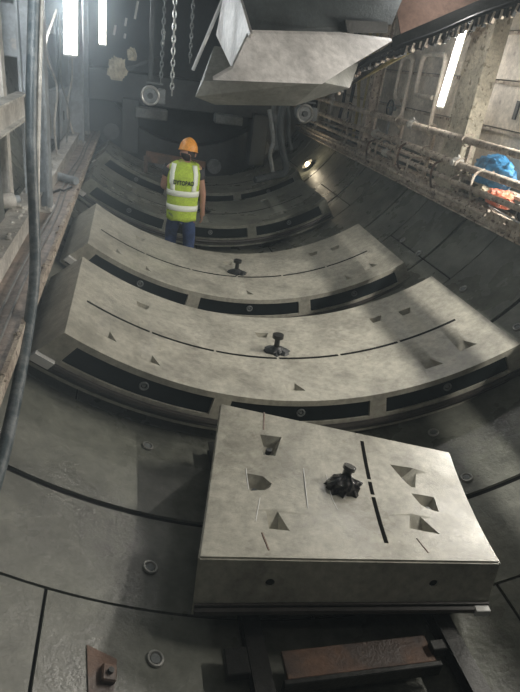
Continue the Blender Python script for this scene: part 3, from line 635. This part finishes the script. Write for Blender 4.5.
# blue bag, orange net, white bundle on the right deck
def lump(c, s, amp, seed, bm=None, sub=4, fl=.25):
    bm = bm or NB(); rr = bmesh.ops.create_icosphere(bm, subdivisions=sub, radius=1); rnd = random.Random(seed); ph = [(Vector((rnd.uniform(-4, 4), rnd.uniform(-4, 4), rnd.uniform(-4, 4))), rnd.uniform(0, 6)) for _ in range(9)]
    for v in rr['verts']:
        n = v.co.normalized(); a = sum(abs(math.sin(n.dot(k) * (1 + i * .45) + p)) / (1 + i * .35) for i, (k, p) in enumerate(ph)) - 2.4
        q = n * (1 + amp * a); q.z = max(q.z, -fl); v.co = Vector(c) + Vector((q.x * s[0], q.y * s[1], q.z * s[2]))
    return bm
c = Vector((2.385, 5.02, -1.03)); r = root('plastic_bag', c - Vector((0, 0, .12)), 'crumpled bright blue plastic bag behind the pipes at the right edge', 'bag')
obj('bag', lump(c, (.11, .29, .17), .16, 5, fl=.55), BLUE, r, smooth=True)
bm = NB(); lump(c + Vector((-.02, -.24, .10)), (.04, .05, .06), .2, 8, bm, 2); obj('knot', bm, BLUE, r, smooth=True)
c = Vector((2.29, 4.66, -1.19)); bm = lump(c, (.07, .16, .085), .25, 11, fl=.7); tag(obj('orange_net', bm, ORANGE, smooth=True, base=c - Vector((0, 0, .07))), 'crumpled orange-red netting on the right walkway near the blue bag', 'netting')
c = Vector((2.30, 4.95, -1.19)); bm = lump(c, (.08, .12, .06), .25, 14, fl=.7); tag(obj('cement_bag', bm, RAG, smooth=True, base=c - Vector((0, 0, .04))), 'torn pale cement bag between the blue bag and the orange netting', 'bag')
r = root('bracket_box', (2.26, 4.18, DR), 'small white-rimmed dark box at the right edge beside the orange netting', 'box'); 
bm = NB(); box(bm, (2.27, 4.18, -1.22), (.12, .16, .14)); obj('body', bm, DSTEEL, r, bevel=.01)
bm = NB(); q = [(2.205, 4.10, -1.29), (2.205, 4.26, -1.29), (2.205, 4.26, -1.15), (2.205, 4.10, -1.15), (2.205, 4.10, -1.29)]; tube(bm, q, .008, 6, smooth=False); obj('rim', bm, LGREY, r)
bm = NB(); tube(bm, [(2.25, 4.75, -1.27), (2.16, 4.4, -1.26), (2.15, 4.0, -1.27), (2.16, 3.4, -1.27)], .008, 6); tag(obj('white_cable', bm, LGREY, smooth=True, base=(2.2, 4.4, -1.27)), 'thin white cable lying along the edge of the right walkway', 'cable')
# panels with ledges, added to cover the glossy lining behind the post
for i, z in enumerate((-1.06, -.62, -.18, .26)):
    r = root('lining_cover', (2.57, 5, z), ['lowest', 'second lowest', 'second highest', 'highest'][i] + ' added panel strip covering the glossy lining behind the crusted post', 'panel', 'added cover panels at the right edge')
    bm = NB(); bx(bm, (2.57, 4.55, z), (2.60, 11.3, z + .41)); obj('plate', bm, PANEL, r, bevel=.004)
    bm = NB(); bx(bm, (2.545, 4.55, z + .40), (2.60, 11.3, z + .43)); obj('cover_ledge', bm, CRUST, r)
    for y in (4.8, 5.2):
        bm = NB(); bx(bm, (2.555, y, z + .10), (2.572, y + .05, z + .27)); obj('cover_slot', bm, DSTEEL, r)

# ------------------------------------------------------------------ overhead machinery
r = root('segment_crane', at(265, 60, 5.2), 'pale angular steel trolley body hanging over the tunnel at the top centre', 'crane')
CA, CB, CC = at(249, 33, 4.3), at(392, 41, 4.9), at(322, 84, 4.25)
def onp(px, py):
    n_ = (CB - CA).cross(CC - CA); d = ray(px, py); return CAM + d * ((CA - CAM).dot(n_) / d.dot(n_))
bm = NB(); prism(bm, [onp(*q) for q in ((232, 69), (213, 80), (322, 84), (350, 66), (392, 41), (340, 35), (249, 33))], Vector((0, .03, .02)))
bmesh.ops.triangulate(bm, faces=[f for f in bm.faces if len(f.verts) > 4]); obj('front_plate', bm, HSTEEL, r)
bm = NB(); prism(bm, [atx(px, py, -.32) for px, py in ((250, 33), (232, 69), (216, 35), (224, -8), (238, -8))], Vector((.02, 0, 0))); bmesh.ops.triangulate(bm, faces=[f for f in bm.faces if len(f.verts) > 4]); obj('side_plate', bm, HSTEEL, r)
bm = NB(); hull(bm, [at(214, 46, 5.9), at(203, 81, 5.3), at(195, 97, 5.35), at(322, 82, 5.1), at(215, 105, 5.5), at(295, 106, 5.5), at(350, 88, 5.7), at(240, 60, 6.4), at(360, 60, 6.4)]); obj('lower_body', bm, GSTEEL, r, bevel=.004)
bm = NB(); hull(bm, [at(252, 31, 5.45), at(340, 33, 5.45), at(392, 24, 5.45), at(215, -90, 5.6), at(440, -90, 5.6), at(252, 31, 7.2), at(370, 30, 7.2), at(215, -90, 7.2), at(440, -90, 7.2)]); obj('upper_body', bm, MDARK, r)  # carried up out of view to block lamp light from far segments
bm = NB(); cyl(bm, at(193, 70, 6.1), at(226, -8, 5.9), .017, 8); obj('tie_rod', bm, LGREY, r)
bm = NB(); hull(bm, [at(345, 20, 5.35), at(388, 22, 5.35), at(348, 33, 5.35), at(388, 33, 5.35), at(345, 20, 5.6), at(388, 22, 5.6), at(348, 33, 5.6), at(388, 33, 5.6)]); o = obj('grille', bm, DSTEEL, r)
# machinery above, reddish plate
r = root('roof_plate', at(440, 0, 5.6), 'reddish-brown sloping steel plate at the top right', 'steel plate')
bm = NB(); prism(bm, [at(392, -20, 5.9), at(402, 41, 5.9), at(440, 27, 5.7), at(500, 2, 5.4), at(520, -25, 5.4)], Vector((.0, .05, .03))); bmesh.ops.triangulate(bm, faces=[f for f in bm.faces if len(f.verts) > 4]); obj('plate', bm, RBROWN, r)
r = root('crane_rail', at(470, 12, 5.0), 'dark steel rail crossing the top right corner above the lamp', 'rail')
bm = NB(); beam(bm, at(396, 47, 5.75), at(545, -14, 4.5), .10, .16, (0, 0, 1)); obj('rail', bm, DSTEEL, r)
bm = NB(); beam(bm, at(345, 84, 6.9), at(396, 47, 5.75), .10, .07, (0, 0, 1)); obj('tail', bm, DSTEEL, r)
# cable chain below the rail
p = [at(338, 90, 6.9), at(365, 66, 6.3), at(400, 52, 5.6), at(440, 38, 5.2), at(478, 22, 4.85), at(525, 6, 4.5)]; pp = spline(p, 18)
r = root('cable_chain', p[0], 'ragged dark cable chain with hanging links sloping across the top right', 'cable chain')
bm = NB(); tube(bm, p, .028, 8); tube(bm, [q + Vector((0, .03, .05)) for q in p], .02, 8); obj('cable_bundle', bm, CABLE, r)
for i in range(0, len(pp) - 1):
    q = pp[i]; d = (pp[i + 1] - pp[i]).normalized(); rnd = random.Random(i); bm = NB(); h = rnd.uniform(.02, .08)
    beam(bm, q + Vector((0, -.03, .03)), q + Vector((rnd.uniform(-.02, .02), -.03, -h * .7)), .035, .02, d); obj('link', bm, CRUST if i % 3 == 0 else DSTEEL, r)
# chains hanging
def chain(px, y0, y1, Y, lab, M, s=.035, drift=0):
    a = at(px, y1, Y); b = at(px + drift, y0, Y); n_ = int((b - a).length / (s * 1.5)); bm = NB()
    for i in range(n_):
        c = a + (b - a) * (i / n_); ax = i % 2
        pts = []
        for k in range(9):
            t_ = 2 * PI * k / 8; u_ = math.cos(t_) * s * .5; v_ = math.sin(t_) * s
            pts.append(c + (Vector((u_, 0, v_)) if ax else Vector((0, u_, v_))))
        tube(bm, pts, s * .22, 5, smooth=False, cap=False)
    tag(obj('chain', bm, M, base=a), lab, 'chain', 'lifting chains hanging at the top left')
chain(172, -25, 92, 6.4, 'pale steel chain hanging right of the centre of the top left dark area', GALV, drift=4)
chain(161, -25, 80, 7.2, 'steel chain hanging just left of the thicker pale one', MGREY, drift=5)
chain(190, -25, 60, 7.8, 'dim chain hanging nearest the pale crane trolley', MGREY, drift=5)
# motors
def motor(c, s, lab, M=MGREY):
    c = Vector(c); r = root('hydraulic_motor', c - Vector((0, 0, s)), lab, 'motor', 'motors at the far end')
    bm = NB(); cyl(bm, c + Vector((0, -s * .7, 0)), c + Vector((0, s * .9, 0)), s * .72, 22); obj('casing', bm, M, r, smooth=True)
    bm = NB(); tube(bm, [c + Vector((math.cos(2 * PI * i / 24) * s * .78, -s * .75, math.sin(2 * PI * i / 24) * s * .78)) for i in range(25)], s * .12, 8, smooth=False, cap=False); obj('flange', bm, GALV, r, smooth=True)
    bm = NB(); cyl(bm, c + Vector((0, -s * .95, 0)), c + Vector((0, -s * .6, 0)), s * .28, 12); obj('hub', bm, MDARK, r, smooth=True)
    bm = NB(); box(bm, c + Vector((s * 1.1, 0, 0)), (s * .7, s * .8, s * 1.3)); box(bm, c + Vector((s * .4, 0, s * 1.05)), (s * 1.6, s * .3, s * .18)); obj('valve_block', bm, M, r, bevel=.01)
    bm = NB(); beam(bm, c + Vector((0, .1, 0)), c + Vector((0, .1, 2.2)), s * .4, s * .4, (0, 1, 0)); obj('mount', bm, MDARK, r)
motor(at(150, 95, 8.2), .14, 'round grey motor hanging left of the worker at the far end')
motor(at(303, 113, 8.2), .14, 'round grey motor below the right end of the crane trolley')
for i, (px, y0, y1, Y, rad) in enumerate(((283, 92, 170, 8.0, .05), (276, 95, 150, 8.2, .035), (290, 100, 150, 8.1, .03), (272, 140, 178, 8.0, .03))):
    rnd = random.Random(40 + i); bm = NB(); pts = [at(px + rnd.uniform(-3, 3), y0 + (y1 - y0) * t_, Y) for t_ in (-.8, 0, .35, .7, 1)]
    if i == 0: pts += [at(272, 176, 7.9), at(255, 180, 7.8)]
    tube(bm, pts, rad, 8); tag(obj('machine_hose', bm, MGREY if i % 2 else MDARK, smooth=True, base=pts[-1]), ['thick hose curling down under the right end of the crane trolley', 'thinner hose left of the thick curling one below the crane trolley', 'short hose beside the right-hand round motor', 'lowest dangling hose end above the farthest segment'][i], 'hose', 'hoses hanging under the crane trolley')
# erector arm pieces
r = root('erector_beam', (0.1, 10.6, -1.9), 'dark horizontal erector beam at the far end behind the worker', 'beam')
bm = NB(); box(bm, (-.1, 10.9, -1.0), (3.4, .5, .5)); obj('girder', bm, MDARK, r, bevel=.02)
bm = NB(); box(bm, (-1.1, 10.7, -1.6), (.3, .4, .9)); box(bm, (1.2, 10.7, -1.6), (.3, .4, .9)); obj('support', bm, MDARK, r, bevel=.02)
bm = NB(); box(bm, (-.75, 10.55, -1.35), (.55, .25, .18)); box(bm, (.6, 10.55, -1.3), (.5, .25, .16)); obj('ram', bm, MGREY, r, bevel=.02)
r = root('thrust_ring', (0, 11.6, -2.5), 'dark steel thrust ring with jacks closing the view ahead', 'machine ring')
bm = NB()
for i in range(48):
    a0, a1 = 2 * PI * i / 48, 2 * PI * (i + 1) / 48
    hull(bm, [Vector((math.sin(a) * rr, y, -math.cos(a) * rr)) for a in (a0, a1) for rr in (1.95, 2.6) for y in (11.5, 11.9)])
obj('ring', bm, MDARK, r)
for i in range(14):
    a = 2 * PI * (i + .5) / 14; bm = NB(); p0 = Vector((math.sin(a) * 2.3, 11.2, -math.cos(a) * 2.3)); cyl(bm, p0, p0 + Vector((0, .3, 0)), .09, 12); cyl(bm, p0 - Vector((0, .06, 0)), p0, .14, 12); obj('jack', bm, MGREY, r, smooth=True)
# small pale bits far left
for i, (px, py, Y, s, lab) in enumerate(((117, 70, 9.2, .13, 'crumpled pale rag hanging right of the farther left lamp'), (132, 55, 9.6, .07, 'small pale rag above the round motor on the left'))):
    c = at(px, py, Y); bm = lump(c, (s * .75, s * .35, s * 1.05), .42, 30 + i, sub=4, fl=1); tag(obj('rag', bm, RAG, smooth=True, base=c), lab, 'rag', 'pale rags at the far left')
bm = NB(); beam(bm, at(108, 75, 9.6), at(160, 58, 9.6), .05, .05); tag(obj('cross_pipe', bm, MDARK, base=at(108, 75, 9.6)), 'dim cross pipe that carries the rags at the far left', 'pipe')
for i, (px, py, dy) in enumerate(((137, 10, 18), (126, 22, 8), (115, 30, 10), (164, 38, 14), (125, 36, 5))):  # pale strips put in for scattered bright glints
    bm = NB(); a = at(px + dy * .05, py - dy / 2, 9.0); b = at(px - dy * .12, py + dy / 2, 9.0); cyl(bm, a, b, .018, 6); tag(obj('glint_strip', bm, LGREY, base=b), ['largest pale glint strip at the top left, highest of all', 'tiny pale glint strip just below and left of the largest one', 'leftmost pale glint strip hanging beside the farther left lamp', 'pale strip beside the hanging chains', 'lowest of the tiny pale strips right of the farther lamp'][i], 'strip', 'pale strips in place of glints at the top left')
# plank behind the worker and debris by the far segment
r = root('timber_plank', (-.75, 8.9, -2.3), 'reddish plank lying across the dark floor left of the worker', 'plank')
bm = NB(); beam(bm, at(146, 156, 9.3), at(205, 167, 9.1), .05, .16, (0, 0, 1)); obj('board', bm, RUST, r)
bm = NB(); beam(bm, at(146, 156, 9.3) - Vector((0, 0, .25)), at(146, 156, 9.3), .06, .06, (0, 1, 0)); obj('batten', bm, RUST, r)
# glowing lamp added in place of a wet glare on the right wall
c = wallp(47.5, 9.9, -.06); r = root('glare_lamp', c, 'small added glow standing for wet glare low on the far right wall, right of the hanging hoses', 'lamp')
bm = NB(); sphere(bm, c, (.05, .05, .05), 12, 8); o = obj('glare_ball', bm, mat('warm_glare', (1, .8, .5), .4, emit=(1, .82, .5), es=6), r, smooth=True)
bm = NB(); bmesh.ops.create_cone(bm, cap_ends=False, segments=18, radius1=.11, radius2=.05, depth=.09, matrix=Matrix.Translation(c + Vector((.03, .02, -.02))) @ Matrix.Rotation(math.radians(130), 4, 'Y')); obj('glare_cone', bm, GALV, r, smooth=True)
ld = bpy.data.lights.new('glare_glow', 'POINT'); ld.energy = 5; ld.color = (1, .85, .6); ld.shadow_soft_size = .05; lo = bpy.data.objects.new('glare_glow', ld); COL.objects.link(lo); lo.parent = r; lo.location = (-.10, -.06, .08)

# ------------------------------------------------------------------ worker, seen from behind
def skin_mesh(name, verts, edges, radii, M, parent, rootv=0, sub=2, local=True):
    me = bpy.data.meshes.new(name); me.from_pydata(verts, edges, []); ob = bpy.data.objects.new('tmp', me); COL.objects.link(ob)
    sk = ob.modifiers.new('s', 'SKIN'); sv = me.skin_vertices[0].data
    for i, rr in enumerate(radii):
        sv[i].radius = rr if isinstance(rr, tuple) else (rr, rr); sv[i].use_root = (i == rootv)
    sk.use_smooth_shade = True; sb = ob.modifiers.new('u', 'SUBSURF'); sb.levels = sub; sb.render_levels = sub
    bpy.context.view_layer.update(); dg = bpy.context.evaluated_depsgraph_get(); r_ = bpy.data.meshes.new_from_object(ob.evaluated_get(dg)); bpy.data.objects.remove(ob); bpy.data.meshes.remove(me)
    for p in r_.polygons: p.use_smooth = True
    r_.name = name; return link_mesh(name, r_, M, parent)
WX, WY, WZ = -.475, 6.66, -2.80
wk = root('person', (WX, WY, WZ), 'worker seen from behind in orange helmet, lime reflective vest and blue jeans, walking between segments', 'person', rot=(0, 0, math.radians(-4)))
# local frame: +y away from camera, +x right, z up. total height about 1.6 with bent knees
V = {}
vl = []; el = []; rl = []
def jv(n, p, rr, par=None):
    V[n] = len(vl); vl.append(p); rl.append(rr)
    if par: el.append((V[par], V[n]))
jv('pelvis', (0, 0, .78), (.15, .11))
jv('waist', (0, .01, .95), (.145, .10), 'pelvis'); jv('chest', (0, .02, 1.13), (.16, .11), 'waist'); jv('upchest', (0.01, .04, 1.25), (.13, .09), 'chest')
jv('neck', (.015, .07, 1.335), (.052, .052), 'upchest'); jv('skull', (.02, .095, 1.42), (.072, .085), 'neck'); jv('crown', (.02, .10, 1.49), (.078, .09), 'skull')
for s, n in ((-1, 'l'), (1, 'r')):
    jv(n + 'sh', (s * .165, .04, 1.255), .062, 'upchest')
jv('lel', (-.235, .10, 1.02), .044, 'lsh'); jv('lwr', (-.13, .30, .96), .03, 'lel'); jv('lha', (-.10, .36, .97), (.035, .02), 'lwr')
jv('rel', (.235, .05, 1.00), .044, 'rsh'); jv('rwr', (.25, .06, .77), .03, 'rel'); jv('rha', (.25, .07, .71), (.022, .036), 'rwr')
for s, n, fy in ((-1, 'l', .05), (1, 'r', -.10)):
    jv(n + 'hip', (s * .085, 0, .74), .098, 'pelvis'); jv(n + 'kn', (s * .11, .17 + fy, .42), .062, n + 'hip'); jv(n + 'an', (s * .115, .02 + fy, .09), .042, n + 'kn'); jv(n + 'to', (s * .13, .16 + fy, .035), .035, n + 'an')
skin_mesh('body', vl, el, rl, SKIN, wk)
# hands: fingers
def hand(cp, dirv, sidev, palmn, lab):
    cp = Vector(cp); d = Vector(dirv).normalized(); s = Vector(sidev).normalized(); n_ = Vector(palmn).normalized()
    vs = [cp - d * .03]; es = []; rr = [.018]
    lens = (.058, .068, .062, .048)
    for k in range(4):
        b = cp + s * (-.024 + .016 * k) + d * .025; vs.append(b); es.append((0, len(vs) - 1)); rr.append(.0095)
        vs.append(b + d * lens[k] * .55 + n_ * .006); es.append((len(vs) - 2, len(vs) - 1)); rr.append(.0085)
        vs.append(b + d * lens[k] * .85 + n_ * .026); es.append((len(vs) - 2, len(vs) - 1)); rr.append(.0075)
    vs.append(cp - s * .035 + n_ * .012); es.append((0, len(vs) - 1)); rr.append(.011)
    vs.append(cp - s * .045 + d * .03 + n_ * .02); es.append((len(vs) - 2, len(vs) - 1)); rr.append(.009)
    skin_mesh('hand', [tuple(v) for v in vs], es, rr, SKIN, wk, sub=1)
hand((.25, .075, .70), (0, .1, -1), (0, -1, 0), (-1, 0, 0), 'r')
hand((-.095, .375, .97), (.3, 1, .1), (1, 0, 0), (0, 0, -1), 'l')
# head detail: hair, ears, nose, helmet
hc = Vector((.035, .115, 1.425))
bm = NB(); sphere(bm, hc + Vector((0, -.012, -.005)), (.083, .094, .085), 20, 14); obj('hair', bm, HAIR, wk, local=True, smooth=True)
bm = NB(); sphere(bm, hc + Vector((0, .035, -.02)), (.068, .072, .095), 18, 12); sphere(bm, hc + Vector((0, .112, -.01)), (.012, .016, .02), 8, 6); obj('face', bm, SKIN, wk, local=True, smooth=True)
for s in (-1, 1):
    bm = NB(); sphere(bm, hc + Vector((s * .084, .01, -.012)), (.012, .02, .03), 10, 8); obj('ear', bm, SKIN, wk, local=True, smooth=True)
    bm = NB(); sphere(bm, hc + Vector((s * .028, .098, .008)), (.012, .008, .007), 8, 6); obj('eye', bm, LGREY, wk, local=True, smooth=True)
bm = NB(); sphere(bm, hc + Vector((0, .104, -.055)), (.024, .006, .006), 8, 6); obj('mouth', bm, mat('lips', (.3, .1, .08), .5), wk, local=True, smooth=True)
bm = NB(); rr = bmesh.ops.create_uvsphere(bm, u_segments=28, v_segments=16, radius=1)
tilt = Matrix.Rotation(math.radians(-10), 4, 'X') @ Matrix.Rotation(math.radians(4), 4, 'Y')
bmesh.ops.delete(bm, geom=[v for v in bm.verts if v.co.z < -.02], context='VERTS')
for v in bm.verts:
    k = 1 + .035 * math.exp(-(v.co.x / .18) ** 2) * (v.co.z > .1); v.co = Vector((v.co.x * .108, v.co.y * .128, v.co.z * .135 * k))
ex = [e for e in bm.edges if e.is_boundary]; g = bmesh.ops.extrude_edge_only(bm, edges=ex)
for v in [x for x in g['geom'] if isinstance(x, bmesh.types.BMVert)]: v.co.x *= 1.10; v.co.y *= 1.10 + (.22 if v.co.y > 0 else 0); v.co.z -= .014
bmesh.ops.transform(bm, matrix=Matrix.Translation(hc + Vector((0, 0, .035))) @ tilt, verts=bm.verts)
he = obj('helmet', bm, HELM, wk, local=True, smooth=True); md = he.modifiers.new('t', 'SOLIDIFY'); md.thickness = .004
# clothing shells: elliptical loops
def shell(bm, loops, n=40, open_=None, mi=0):
    rows = []
    for (cx, cy, z, a, b) in loops: rows.append([bm.verts.new((cx + math.cos(2 * PI * i / n) * a, cy + (abs(math.sin(2 * PI * i / n)) ** .8) * (1 if math.sin(2 * PI * i / n) > 0 else -1) * b, z + (.006 * math.sin(i * .9 + z * 20)))) for i in range(n)])
    for p, q in zip(rows, rows[1:]):
        for j in range(n): bm.faces.new((p[j], p[(j + 1) % n], q[(j + 1) % n], q[j]))
    return rows
VL = [(0, .0, .68, .178, .150), (0, .0, .72, .178, .148), (0, .0, .80, .180, .146), (0, .01, .92, .182, .142), (0, .015, 1.05, .186, .143), (0, .02, 1.14, .19, .142), (.005, .03, 1.22, .192, .132), (.01, .04, 1.28, .186, .112), (.012, .05, 1.315, .155, .09), (.015, .06, 1.34, .10, .07)]
def vest_at(th, z, off=0.0):
    for p, q in zip(VL, VL[1:]):
        if p[2] <= z <= q[2]:
            t_ = (z - p[2]) / (q[2] - p[2]); e = [p[i] + (q[i] - p[i]) * t_ for i in range(5)]
            s_ = math.sin(th); return Vector((e[0] + math.cos(th) * (e[3] + off), e[1] + (abs(s_) ** .8) * (1 if s_ > 0 else -1) * (e[4] + off), z))
    return Vector((0, 0, z))
bm = NB(); shell(bm, VL); ve = obj('vest', bm, VEST, wk, local=True, smooth=True); md = ve.modifiers.new('t', 'SOLIDIFY'); md.thickness = .006
def band(z0, z1, th0, th1, n=40, zfun=None):
    bm = NB(); rows = []
    for i in range(n + 1):
        th = th0 + (th1 - th0) * i / n; rows.append([bm.verts.new(vest_at(th, z, .007)) for z in (z0, (z0 + z1) / 2, z1)])
    for p, q in zip(rows, rows[1:]):
        for j in range(2): bm.faces.new((p[j], p[j + 1], q[j + 1], q[j]))
    o = obj('reflective_band', bm, REFL, ve, local=True, smooth=True); md = o.modifiers.new('t', 'SOLIDIFY'); md.thickness = .003
band(.80, .865, -PI, PI); band(.965, 1.03, -PI, PI)
for s in (-1, 1):
    bm = NB(); rows = []
    for i in range(16):
        z = 1.03 + (1.315 - 1.03) * i / 15; row = []
        for k in range(3):
            x = s * ((.125 - .02 * max(0, i - 10) / 5 + .012 * (i > 3)) + .022 * (k - 1) * 1.2)
            e = vest_at(-PI / 2, z); # find angle for x
            lo_, hi_ = -PI / 2, (0 if s > 0 else -PI)
            for _ in range(24):
                md_ = (lo_ + hi_) / 2; px_ = vest_at(md_, z, .007).x
                if (px_ < x) == (s > 0): lo_ = md_
                else: hi_ = md_
            row.append(bm.verts.new(vest_at(lo_, z, .007)))
        rows.append(row)
    for p, q in zip(rows, rows[1:]):
        for j in range(2): bm.faces.new((p[j], p[j + 1], q[j + 1], q[j]))
    o = obj('reflective_strap', bm, REFL, ve, local=True, smooth=True); md = o.modifiers.new('t', 'SOLIDIFY'); md.thickness = .003
# lettering across the back
tcv = bpy.data.curves.new('lettering', 'FONT'); tcv.body = 'DYTOBAO'; tcv.size = .062; tcv.align_x = 'CENTER'; tcv.extrude = .001; tcv.offset = .0022
to = bpy.data.objects.new('tmp', tcv); COL.objects.link(to); bpy.context.view_layer.update()
tm = bpy.data.meshes.new_from_object(to.evaluated_get(bpy.context.evaluated_depsgraph_get())); bpy.data.objects.remove(to)
for v in tm.vertices:
    x, y, z = v.co; zz = 1.10 + y * 1.1
    e = vest_at(-PI / 2, zz); yy = e.y + .142 - .142 * math.sqrt(max(0, 1 - (x / .20) ** 2)) * 1.0
    v.co = Vector((x * .80, vest_at(-PI / 2 + x * .80 / .19, zz).y - .010 - z, zz))
tm.materials.clear(); link_mesh('lettering', tm, TXT, ve)
# sleeves
for s, el_, sh in ((-1, (-.235, .10, 1.02), (-.165, .04, 1.255)), (1, (.235, .05, 1.0), (.165, .04, 1.255))):
    a = Vector(sh); b = Vector(el_); bm = NB(); tube(bm, [a + (a - b) * .05, a * .8 + b * .2, a * .6 + b * .4], [.074, .066, .058], 16, smooth=False, cap=False); o = obj('sleeve', bm, SHIRT, wk, local=True, smooth=True); md = o.modifiers.new('t', 'SOLIDIFY'); md.thickness = .004
# jeans: skinned hips and legs
vj = [(0, 0, .80)]; ej = []; rj = [(.13, .105)]
for s, fy in ((-1, .05), (1, -.10)):
    i0 = len(vj); vj += [(s * .076, 0, .70), (s * .10, .09 + fy * .5, .56), (s * .11, .17 + fy, .42), (s * .113, .10 + fy, .25), (s * .115, .03 + fy, .11)]; rj += [.088, .090, .082, .070, .062]
    ej += [(0, i0), (i0, i0 + 1), (i0 + 1, i0 + 2), (i0 + 2, i0 + 3), (i0 + 3, i0 + 4)]
skin_mesh('jeans', vj, ej, rj, JEAN, wk)
for s, fy in ((-1, .05), (1, -.10)):
    bm = NB(); c = Vector((s * .125, .08 + fy, .045)); sphere(bm, c, (.052, .14, .05), 16, 10)
    for v in bm.verts: v.co.z = max(v.co.z, .004)
    cyl(bm, (s * .115, .025 + fy, .04), (s * .115, .03 + fy, .16), .055, 14); obj('boot', bm, BOOT, wk, local=True, smooth=True)
